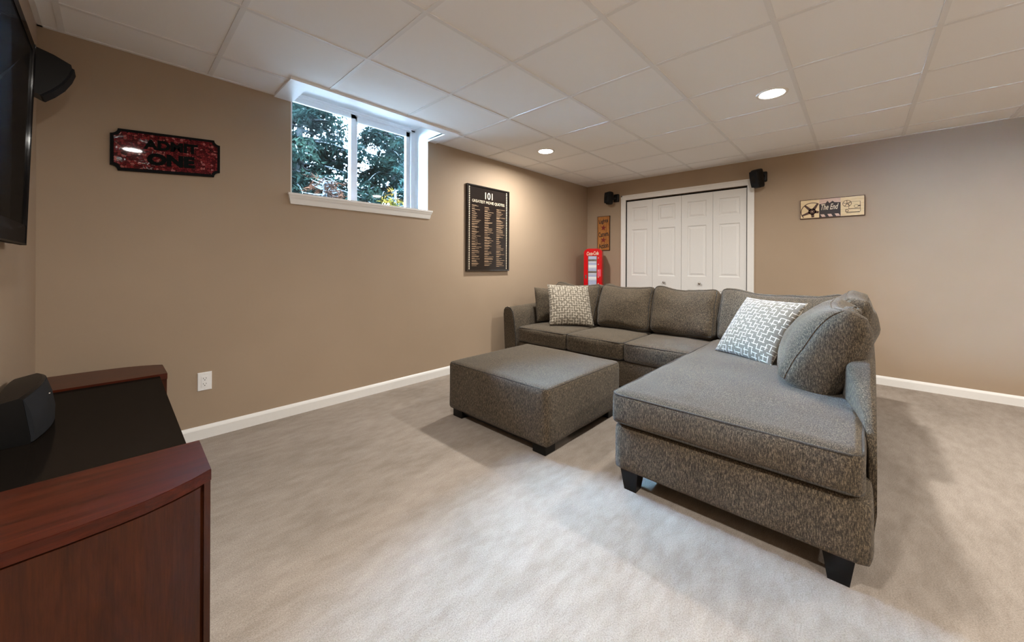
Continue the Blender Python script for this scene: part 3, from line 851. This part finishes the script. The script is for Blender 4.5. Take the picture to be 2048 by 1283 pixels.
# =================================================================== WALL SPEAKERS
def wedge_speaker(name, label, org, ang, s=1.0, d=0.10, bracket=0.05, tiltdeg=0):
    """quarter-pie profile: u away from the wall, w up, extruded sideways"""
    t = thing(name, org, label, 'speaker')
    O = Vector(org); ca, sa = math.cos(ang), math.sin(ang)
    out = Vector((ca, sa, 0)); side = Vector((-sa, ca, 0)); up = Vector((0, 0, 1))
    tt = math.radians(tiltdeg); o2 = out * math.cos(tt) - up * math.sin(tt); u2 = out * math.sin(tt) + up * math.cos(tt)
    P = lambda u, w, k: O + o2 * (u * s) + u2 * (w * s) + side * (k * s)
    prof = [(0.0, 0.115), (0.06, 0.100), (0.118, 0.075), (0.122, 0.060), (0.112, 0.015), (0.092, -0.035), (0.062, -0.082), (0.032, -0.118), (0.0, -0.105)]
    g = Geo(); g.prism(prof, lambda a, b: P(a, b, -d / 2), lambda a, b: P(a, b, d / 2)); body = g.build('cabinet', 'black', t)
    fr = prof[3:8]; fr2 = [(a + 0.008, b - 0.003) for a, b in fr]
    g = Geo(); g.prism(fr + fr2[::-1], lambda a, b: P(a, b, -d / 2 + 0.004), lambda a, b: P(a, b, d / 2 - 0.004)); g.build('grille', 'grille', t)
    g = Geo(); m = Matrix.Identity(4)
    g.tube([P(0.01, 0.01, 0), P(-bracket * 0.5, 0.0, 0), P(-bracket, 0.0, 0)], 0.012 * s, 10)
    g.lathe([(0.03 * s, 0), (0.03 * s, 0.006), (0.02 * s, 0.008)], lambda a, b, h: P(-bracket, 0, 0) + out * h + side * a + up * b, 20)
    g.build('bracket', 'black', t)
    return t
wedge_speaker('wall_speaker', 'small black wedge speaker high on the wall behind the television', (-0.262, 2.80, 2.005), 0.0, 0.93, 0.11, 0.019, 4)
# far wall satellites: head on a swivel mount
def satellite(label, y, z, yaw, tiltd, s=1.0, off=(0, 0, 0)):
    t = thing('satellite_speaker', (XF, y, z), label, 'speaker', 'far wall speakers')
    Rm = Matrix.Translation((XF - 0.085 * s + off[0], y + off[1], z + off[2])) @ Matrix.Rotation(yaw, 4, 'Z') @ Matrix.Rotation(tiltd, 4, 'Y') @ Matrix.Rotation(math.pi, 4, 'Z')
    P = lambda p: tuple(Rm @ Vector(p))
    # head: rounded body bowed to the front (local +x = front)
    V, Fc = softbox((0.085 * s, 0.090 * s, 0.185 * s), 0.022 * s, (8, 8, 8), (0.012, 0, 0), 0, 0, lambda q, u, v, w: Vector((q.x + 0.02 * s * (1 - w * w) * (u > 0), q.y * (1 - 0.12 * (1 - w) / 2), q.z)))
    obj('cabinet', [P((v[0] + 0.02 * s, v[1], v[2])) for v in V], Fc, 'black', t, True)
    V, Fc = softbox((0.012 * s, 0.072 * s, 0.155 * s), 0.005, (4, 8, 8))
    obj('grille', [P((v[0] + 0.078 * s + 0.006 * (1 - (v[2] / 0.08) ** 2), v[1], v[2])) for v in V], Fc, 'grille', t, True)
    g = Geo(); g.tube([P((-0.02, 0, 0)), (XF - 0.035, y, z), (XF - 0.012, y, z)], [0.02, 0.024, 0.026], 12)
    V2 = softbox((0.03, 0.085, 0.115), 0.012, (4, 6, 6))
    g.add([Vector(v) + Vector((XF - 0.015, y, z)) for v in V2[0]], V2[1])
    g.build('wall_mount', 'black', t, True, 50)
    return t
satellite('small black speaker on the far wall left of the closet doors', 2.585, 2.105, rad(-20), rad(4), 1.0, (-0.005, 0.055, -0.005))
satellite('small black speaker on the far wall right of the closet doors', 0.795, 2.13, rad(-25), rad(-14), 1.12, (0, 0.022, -0.025))

# =================================================================== WALL DECOR
# ticket shaped sign
sx0, sx1, sz0, sz1 = -0.024, 0.466, 1.668, 1.905
sg = thing('ticket_sign', (sx0, YL, sz0), 'red mosaic ticket-shaped wall sign reading ADMIT ONE', 'sign')
def ticket(w, h, r, n=6):
    pts = []
    for cx, cy, a0 in ((w / 2, h / 2, 270), (-w / 2, h / 2, 360), (-w / 2, -h / 2, 90), (w / 2, -h / 2, 180)):
        for k in range(n + 1):
            a = math.radians(a0 - 90 * k / n); pts.append((cx + r * math.cos(a), cy + r * math.sin(a)))
    return pts
fn = onwall(LEFT, ((sx0 + sx1) / 2, YL, (sz0 + sz1) / 2)); w, h = sx1 - sx0, sz1 - sz0
def skew(f, k): return lambda u, v, q=0.0: f(u, v + k * u, q)
fn = skew(fn, 0.085)          # it hangs slightly crooked
flat(Geo(), [(a, b) for a, b in ticket(w, h, 0.030)], fn, 0.001, 0.016).build('frame', 'signmetal', sg)
flat(Geo(), ticket(w - 0.030, h - 0.032, 0.026), fn, 0.016, 0.019).build('mosaic_panel', 'mosaic', sg)
text('lettering', 'ADMIT', 0.08, lambda a, b, q: fn(a + 0.010, b + 0.045, q), 'letterdark', sg, w0=0.0185, depth=0.005, bold=0.004, fit=(0.245, 0.058))
text('lettering', 'ONE', 0.08, lambda a, b, q: fn(a + 0.010, b - 0.040, q), 'letterdark', sg, w0=0.0185, depth=0.005, bold=0.005, fit=(0.215, 0.072))

# framed poster
px0, px1, pz0, pz1 = 2.560, 3.215, 1.055, 1.998
po = thing('framed_poster', (px0, YL, pz0), 'tall framed black poster of greatest movie quotes with film strip edges', 'poster')
W_, H_ = px1 - px0, pz1 - pz0
fn = onwall(LEFT, (px0, YL, pz0))
g = Geo(); fw = 0.016
for (a, b, c, d) in ((0, W_, 0, fw), (0, W_, H_ - fw, H_), (0, fw, fw, H_ - fw), (W_ - fw, W_, fw, H_ - fw)):
    flat(g, [(a, c), (b, c), (b, d), (a, d)], fn, 0.0, 0.026)
g.build('frame', 'gblack', po)
flat(Geo(), [(fw, fw), (W_ - fw, fw), (W_ - fw, H_ - fw), (fw, H_ - fw)], fn, 0.004, 0.016).build('print', 'posterblk', po)
g = Geo(); NS = 46
for side in (0.032, W_ - 0.046):
    for i in range(NS):
        v = 0.028 + (H_ - 0.056) * i / (NS - 1)
        flat(g, [(side, v - 0.0055), (side + 0.014, v - 0.0055), (side + 0.014, v + 0.0055), (side, v + 0.0055)], fn, 0.016, 0.0164)
tag(g.build('film_perforations', 'cream', po), kind='stuff')
text('numerals', '101', 0.09, lambda a, b, q: fn(a + W_ / 2, b + H_ - 0.098, q), 'cream', po, w0=0.0161, depth=0.0004, bold=0.001, fit=(0.115, 0.078))
text('title', 'GREATEST MOVIE QUOTES', 0.05, lambda a, b, q: fn(a + W_ / 2, b + H_ - 0.175, q), 'cream', po, w0=0.0161, depth=0.0004, bold=0.0, fit=(0.50, 0.036))
rng = random.Random(4); g = Geo()
for ci, cu in enumerate((0.075, 0.262, 0.448)):
    v = H_ - 0.222 - 0.006 * ci
    while v > 0.05:
        for r in range(rng.choice((1, 2, 2, 3))):
            L = rng.choice((0.05, 0.07, 0.08, 0.10, 0.13)) * rng.uniform(0.8, 1.1)
            if v < 0.05: break
            flat(g, [(cu, v), (cu + L, v), (cu + L, v + 0.0034), (cu, v + 0.0034)], fn, 0.016, 0.0163); v -= 0.0072
        v -= 0.0085
tag(g.build('fine_print', 'sepia', po), kind='stuff')

# vertical board
bd = thing('movie_board', (XF, 2.79, 1.345), 'narrow vertical wooden board with stars reading Lights Camera Action', 'sign')
by0, by1, bz0, bz1 = 2.690, 2.897, 1.350, 1.862
fn = onwall(FAR, (XF, (by0 + by1) / 2, (bz0 + bz1) / 2)); bw, bh = by1 - by0, bz1 - bz0
flat(Geo(), [(-bw / 2, -bh / 2), (bw / 2, -bh / 2), (bw / 2, bh / 2), (-bw / 2, bh / 2)], fn, 0.0, 0.014).build('board', 'boardorange', bd)
g = Geo(); e = 0.007
for (a, b, c, d) in ((-bw / 2, bw / 2, -bh / 2, -bh / 2 + e), (-bw / 2, bw / 2, bh / 2 - e, bh / 2), (-bw / 2, -bw / 2 + e, -bh / 2, bh / 2), (bw / 2 - e, bw / 2, -bh / 2, bh / 2)):
    flat(g, [(a, c), (b, c), (b, d), (a, d)], fn, 0.0005, 0.0148)
g.build('border', 'brownink', bd)
def rot2(f, a0, u0, v0):
    c, s = math.cos(a0), math.sin(a0)
    return lambda a, b, q=0.0: f(u0 + a * c - b * s, v0 + a * s + b * c, q)
for txt, vv, wd in (('Lights', 0.175, 0.155), ('Camera', -0.012, 0.165), ('Action', -0.185, 0.16)):
    text('lettering', txt, 0.06, rot2(fn, 0.12, 0, vv), 'darkink', bd, w0=0.0141, depth=0.0006, bold=0.0016, fit=(wd, 0.075))
for vv in (0.082, -0.1):
    pts = [((0.048 if k % 2 == 0 else 0.02) * math.sin(k * math.pi / 5 + 0.15), vv + (0.048 if k % 2 == 0 else 0.02) * math.cos(k * math.pi / 5 + 0.15)) for k in range(10)]
    flat(Geo(), pts, fn, 0.014, 0.0150).build('star', 'starred', bd)

# The End board
ey0, ey1, ez0, ez1 = -0.042, 0.461, 1.625, 1.824
en = thing('film_board', (XF, 0.21, ez0), 'wide wooden film sign with a reel, The End lettering and a projector', 'sign')
fn = onwall(FAR, (XF, ey1, ez0)); ew, eh = ey1 - ey0, ez1 - ez0
rect = lambda a, b, c, d: [(a, c), (b, c), (b, d), (a, d)]
flat(Geo(), rect(0, ew, 0, eh), fn, 0.0, 0.018).build('board', 'brownink', en)
p1, p2 = ew * 0.315, ew * 0.645
flat(Geo(), rect(0.006, p1, 0.006, eh - 0.006), fn, 0.018, 0.0186).build('panel', 'boardtan', en)
flat(Geo(), rect(p2, ew - 0.006, 0.006, eh - 0.006), fn, 0.018, 0.0186).build('panel', 'boardtan', en)
mp = flat(Geo(), rect(p1, p2, 0.006, eh - 0.006), fn, 0.018, 0.0184).build('panel', 'pinkpale', en)
g = Geo(); flat(g, [(p1, 0.006), (p2, 0.006), (p2, eh * 0.74), (p1 + 0.12, eh * 0.76), (p1 + 0.105, eh * 0.84), (p1 + 0.08, eh * 0.74), (p1 + 0.065, eh * 0.86), (p1 + 0.05, eh * 0.74), (p1, eh * 0.72)], fn, 0.0184, 0.0188)
g.build('clapper', 'darkink', en)
g = Geo()
for k in range(3):
    u = p1 + 0.010 + k * 0.056
    flat(g, [(u + 0.012, 0.010), (u + 0.042, 0.010), (u + 0.028, 0.036), (u - 0.002, 0.036)], fn, 0.0188, 0.0191)
g.build('clapper_stripe', 'pinkpale', en)
text('lettering', 'The End', 0.05, rot2(fn, 0.0, (p1 + p2) / 2, eh * 0.55), 'cream', en, w0=0.0189, depth=0.0004, bold=0.0004, shear=0.35, fit=(0.135, 0.058))
def ring_poly(g, cu, cv, r0, r1, clipf, n=40, a0=0, a1=360):
    for k in range(n):
        t0, t1 = math.radians(a0 + (a1 - a0) * k / n), math.radians(a0 + (a1 - a0) * (k + 1) / n)
        q = [(cu + r * math.cos(t), cv + r * math.sin(t)) for r, t in ((r0, t0), (r1, t0), (r1, t1), (r0, t1))]
        if all(clipf(*p) for p in q): flat(g, q, fn, 0.0186, 0.019)
clip1 = lambda u, v: 0.006 <= u <= p1 and 0.006 <= v <= eh - 0.006
g = Geo(); cu, cv, rr = p1 * 0.64, eh * 0.36, 0.095
ring_poly(g, cu, cv, rr - 0.007, rr, clip1, 72)
for k in range(5):
    a = math.radians(72 * k + 60); 
    for q in range(12):
        r0, r1 = 0.02 + q * 0.0058, 0.02 + (q + 1) * 0.0058
        wd0 = 0.014 - 0.006 * q / 12; t = Vector((-math.sin(a), math.cos(a))); d = Vector((math.cos(a), math.sin(a)))
        c0 = Vector((cu, cv)) + d * r0; c1 = Vector((cu, cv)) + d * r1
        P4 = [c0 + t * wd0 / 1, c1 + t * wd0 * 0.95, c1 - t * wd0 * 0.95, c0 - t * wd0]
        if all(clip1(*p) for p in P4): flat(g, [tuple(p) for p in P4], fn, 0.0186, 0.019)
ring_poly(g, cu, cv, 0.005, 0.032, clip1, 24)
g.build('reel', 'brownink', en)
clip2 = lambda u, v: True
g = Geo(); u0 = p2
ring_poly(g, u0 + 0.048, eh * 0.64, 0.030, 0.034, clip2, 30)
for k in range(5):
    a = math.radians(72 * k + 20); d = Vector((math.cos(a), math.sin(a))); t = Vector((-d.y, d.x)) * 0.0025; c = Vector((u0 + 0.048, eh * 0.64))
    flat(g, [tuple(c + t), tuple(c + d * 0.031 + t), tuple(c + d * 0.031 - t), tuple(c - t)], fn, 0.0186, 0.019)
def outline(a, b, c, d, th=0.003):
    for q in (rect(a, b, c, c + th), rect(a, b, d - th, d), rect(a, a + th, c, d), rect(b - th, b, c, d)): flat(g, q, fn, 0.0186, 0.019)
outline(u0 + 0.060, u0 + 0.145, eh * 0.36, eh * 0.72); outline(u0 + 0.036, u0 + 0.147, eh * 0.20, eh * 0.36); outline(u0 + 0.045, u0 + 0.140, eh * 0.155, eh * 0.20)
ring_poly(g, u0 + 0.048, eh * 0.28, 0.008, 0.012, clip2, 20); ring_poly(g, u0 + 0.115, eh * 0.48, 0.013, 0.016, clip2, 20)
flat(g, rect(u0 + 0.130, u0 + 0.147, eh * 0.46, eh * 0.52), fn, 0.0186, 0.019)
g.build('projector', 'brownink', en)

# outlet
ou = thing('wall_outlet', (0.394, YL, 0.31), 'white electrical outlet on the window wall above the baseboard', 'outlet')
fn = onwall(LEFT, (0.3945, YL, 0.366))
g = Geo(); v = []
for hw_, hh_, d_ in ((0.036, 0.058, 0.0), (0.036, 0.058, 0.003), (0.033, 0.055, 0.0065)): v += [fn(-hw_, -hh_, d_), fn(hw_, -hh_, d_), fn(hw_, hh_, d_), fn(-hw_, hh_, d_)]
obj('plate', v, [(0, 1, 2, 3), (8, 9, 10, 11)] + [(r * 4 + i, r * 4 + (i + 1) % 4, r * 4 + 4 + (i + 1) % 4, r * 4 + 4 + i) for r in range(2) for i in range(4)], 'vinyl', ou)
flat(Geo(), rect(-0.0175, 0.0175, -0.035, 0.035), fn, 0.0055, 0.0062).build('surround', 'slot', ou)
flat(Geo(), rect(-0.0165, 0.0165, -0.034, 0.034), fn, 0.006, 0.0085).build('receptacle', 'vinyl', ou)
for cv in (0.0175, -0.0175):
    for cu, hh in ((-0.007, 0.004), (0.007, 0.0035)):
        flat(Geo(), rect(cu - 0.0012, cu + 0.0012, cv - hh + 0.003, cv + hh + 0.003), fn, 0.0085, 0.0088).build('slot', 'slot', ou)
    flat(Geo(), [(0.0028 * math.cos(k * math.pi / 5), cv - 0.008 + 0.0028 * math.sin(k * math.pi / 5)) for k in range(10)], fn, 0.0085, 0.0088).build('slot', 'slot', ou)
for cv in (0.047, -0.047):
    flat(Geo(), [(0.0025 * math.cos(k * math.pi / 5), cv + 0.0025 * math.sin(k * math.pi / 5)) for k in range(10)], fn, 0.006, 0.0072).build('screw', 'tee', ou)

# =================================================================== CORNER: VENDING FRIDGE ON A SMALL TABLE
TZ = 0.74
tb = thing('side_table', (4.75, 2.80, 0), 'small dark wooden table in the corner behind the sofa', 'table')
bevbox('table_top', (4.57, 4.96, 2.60, 3.0, TZ - 0.025, TZ), 0.005, 'woodd', tb, 2)
for lx in (4.595, 4.935):
    for ly in (2.625, 2.975):
        bevbox('leg', (lx - 0.016, lx + 0.016, ly - 0.016, ly + 0.016, 0, TZ - 0.025), 0.003, 'woodd', tb, 1)
fg = thing('mini_fridge', (4.75, 2.80, TZ), 'red retro vending-machine mini fridge with glass front in the corner', 'fridge')
fa = math.radians(180 + 24)
FO = Vector((4.72, 2.80, TZ)); fout = Vector((math.cos(fa), math.sin(fa), 0)); fside = Vector((math.sin(fa), -math.cos(fa), 0)) * -1
fw2, fh, fd = 0.128, 0.625, 0.11
if fside.y > 0: fside = -fside           # viewer's right
FP = lambda u, v, q=0.0: FO + fside * u + Vector((0, 0, v)) + fout * q
def arch(w, h, r, z0=0.0, n=8):
    pts = [(-w, z0), (w, z0)]
    for k in range(n + 1):
        a = math.radians(90 * k / n); pts.append((w - r + r * math.cos(a), h - r * 0.75 + r * 0.75 * math.sin(a)))
    for k in range(n + 1):
        a = math.radians(90 + 90 * k / n); pts.append((-w + r + r * math.cos(a), h - r * 0.75 + r * 0.75 * math.sin(a)))
    return pts
flat(Geo(), arch(fw2, fh, 0.075), FP, -fd, fd - 0.03).build('body', 'red', fg, True, 35)
dr = flat(Geo(), arch(fw2 - 0.003, fh - 0.004, 0.073, 0.01), FP, fd - 0.027, fd).build('door', 'red', fg, True, 35)
wu0, wu1, wv0, wv1 = -0.060, 0.052, 0.10, 0.515
flat(Geo(), rect(wu0 - 0.006, wu1 + 0.006, wv0 - 0.006, wv1 + 0.006), FP, fd, fd + 0.003).build('window_frame', 'chrome', dr)
flat(Geo(), rect(wu0, wu1, wv0, wv1), FP, fd + 0.003, fd + 0.004).build('window', 'fridgein', dr)
for k in range(1, 5):
    vv = wv0 + (wv1 - wv0) * k / 5
    flat(Geo(), rect(wu0, wu1, vv - 0.004, vv + 0.004), FP, fd + 0.004, fd + 0.007).build('shelf', 'white', dr)
    flat(Geo(), rect(wu0, wu1, vv + 0.012, vv + 0.040), FP, fd + 0.004, fd + 0.0045).build('can_row', 'tee' if k % 2 else 'chrome', dr)
for k in range(5):
    vv = wv0 + 0.03 + 0.09 * k
    Geo().lathe([(0.008, 0), (0.008, 0.004), (0.004, 0.006)], lambda a, b, hq: FP(0.078 + a, vv + b, fd + hq), 14).build('button', 'pinkpale', dr)
flat(Geo(), rect(0.066, 0.112, 0.23, 0.33), FP, fd, fd + 0.001).build('label_plate', 'redpale', dr)
flat(Geo(), rect(-0.104, -0.084, 0.20, 0.25), FP, fd, fd + 0.006).build('coin_plate', 'chrome', dr)
text('lettering', 'Coca-Cola', 0.05, rot2(FP, 0.06, -0.002, 0.557), 'cream', dr, w0=fd, depth=0.001, bold=0.0012, shear=0.3, fit=(0.165, 0.052))

# =================================================================== OUTSIDE THE WINDOW
structure(Geo().box(-8, 18, YL + WT, 26, 0.9, 1.0).build('ground_outside', 'grass'))
def tree(name, label, base, height, spread, z_first, nb, twig, mat, seed, droop=0.35, trunk_r=0.12, barkmat='bark', density=1.0, needle=0.055):
    rg = np.random.default_rng(seed)
    t = thing(name, base, label, 'tree' if 'tree' in name or 'spruce' in name or 'cedar' in name else 'bush')
    B = np.array(base); br = Geo(); tri = []
    br.tube([B + np.array((0, 0, z)) for z in np.linspace(0, height, 8)], list(np.linspace(trunk_r, 0.02, 8)), 10)
    for _ in range(nb):
        h = z_first + (height - z_first) * rg.random() ** 1.1
        L = spread * (1 - 0.85 * (h - z_first) / (height - z_first)) * rg.uniform(0.6, 1.1)
        az = rg.uniform(0, 2 * math.pi); d = np.array((math.cos(az), math.sin(az), 0)); sd = np.array((-d[1], d[0], 0))
        m = max(4, int(L / 0.2)); pts = []
        k1 = rg.uniform(-0.1, 0.25)
        for i in range(m + 1):
            s = i / m
            pts.append(B + np.array((0, 0, h)) + d * (L * s) + np.array((0, 0, L * (k1 * s - droop * s * s))) + sd * (0.06 * L * math.sin(3 * s + az)))
        br.tube(pts, list(np.linspace(0.018 + 0.006 * L, 0.004, m + 1)), 5)
        nt = int(L / 0.085 * density)
        for i in range(nt):
            s = rg.uniform(0.12, 1.0); q = s * m; i0 = min(int(q), m - 1); p = pts[i0] + (pts[i0 + 1] - pts[i0]) * (q - i0)
            side = rg.choice((-1, 1)); tl = twig * rg.uniform(0.5, 1.3) * (1.15 - 0.6 * s)
            td = sd * side * rg.uniform(0.3, 1) + d * rg.uniform(0.1, 0.8) + np.array((0, 0, rg.uniform(-1.1, 0.15)))
            td /= np.linalg.norm(td)
            nn = max(5, int(tl / 0.022))
            a = np.cross(td, (0.3, 0.5, 0.8)); a /= np.linalg.norm(a); b = np.cross(td, a)
            tri.append((p - a * 0.004, p + a * 0.004, p + td * tl))
            for k in range(nn):
                c = p + td * (tl * (k + rg.random()) / nn); th = rg.uniform(0, 2 * math.pi)
                nd = (a * math.cos(th) + b * math.sin(th)) * 0.8 + td * 0.7
                wv = np.cross(nd, rg.normal(size=3)); wv /= (np.linalg.norm(wv) + 1e-9)
                nl = needle * rg.uniform(0.7, 1.3)
                tri.append((c - wv * nl * 0.16, c + wv * nl * 0.16, c + nd * nl))
    br.build('trunk_and_branches', barkmat, t, True)
    arr = np.array(tri).reshape(-1, 3)
    me = bpy.data.meshes.new('foliage'); nt3 = len(arr)
    me.vertices.add(nt3); me.vertices.foreach_set('co', arr.ravel()); me.loops.add(nt3); me.loops.foreach_set('vertex_index', np.arange(nt3))
    me.polygons.add(nt3 // 3); me.polygons.foreach_set('loop_start', np.arange(0, nt3, 3)); me.update(calc_edges=True)
    me.materials.append(M[mat]); tag(finish('foliage', me, t), kind='stuff')
    return t
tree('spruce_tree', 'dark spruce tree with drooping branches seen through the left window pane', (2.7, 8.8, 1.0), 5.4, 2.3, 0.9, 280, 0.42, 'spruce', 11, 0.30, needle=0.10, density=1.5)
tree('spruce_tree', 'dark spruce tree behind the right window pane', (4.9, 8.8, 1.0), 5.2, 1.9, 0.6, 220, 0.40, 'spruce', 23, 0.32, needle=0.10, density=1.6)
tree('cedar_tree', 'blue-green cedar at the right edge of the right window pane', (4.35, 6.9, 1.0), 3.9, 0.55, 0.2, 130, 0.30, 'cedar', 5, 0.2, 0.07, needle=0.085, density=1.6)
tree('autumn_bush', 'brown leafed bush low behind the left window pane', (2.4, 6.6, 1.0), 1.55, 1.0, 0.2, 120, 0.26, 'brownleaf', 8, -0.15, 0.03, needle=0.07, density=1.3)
tree('painted_sun_bush', 'added yellow-green bush low behind the right window pane, sunlight painted into its leaves', (3.55, 6.3, 1.0), 1.5, 0.6, 0.2, 110, 0.22, 'yellow', 9, -0.2, 0.03, needle=0.07, density=1.4)  # added bush, its yellow stands in for sunlit patches outside
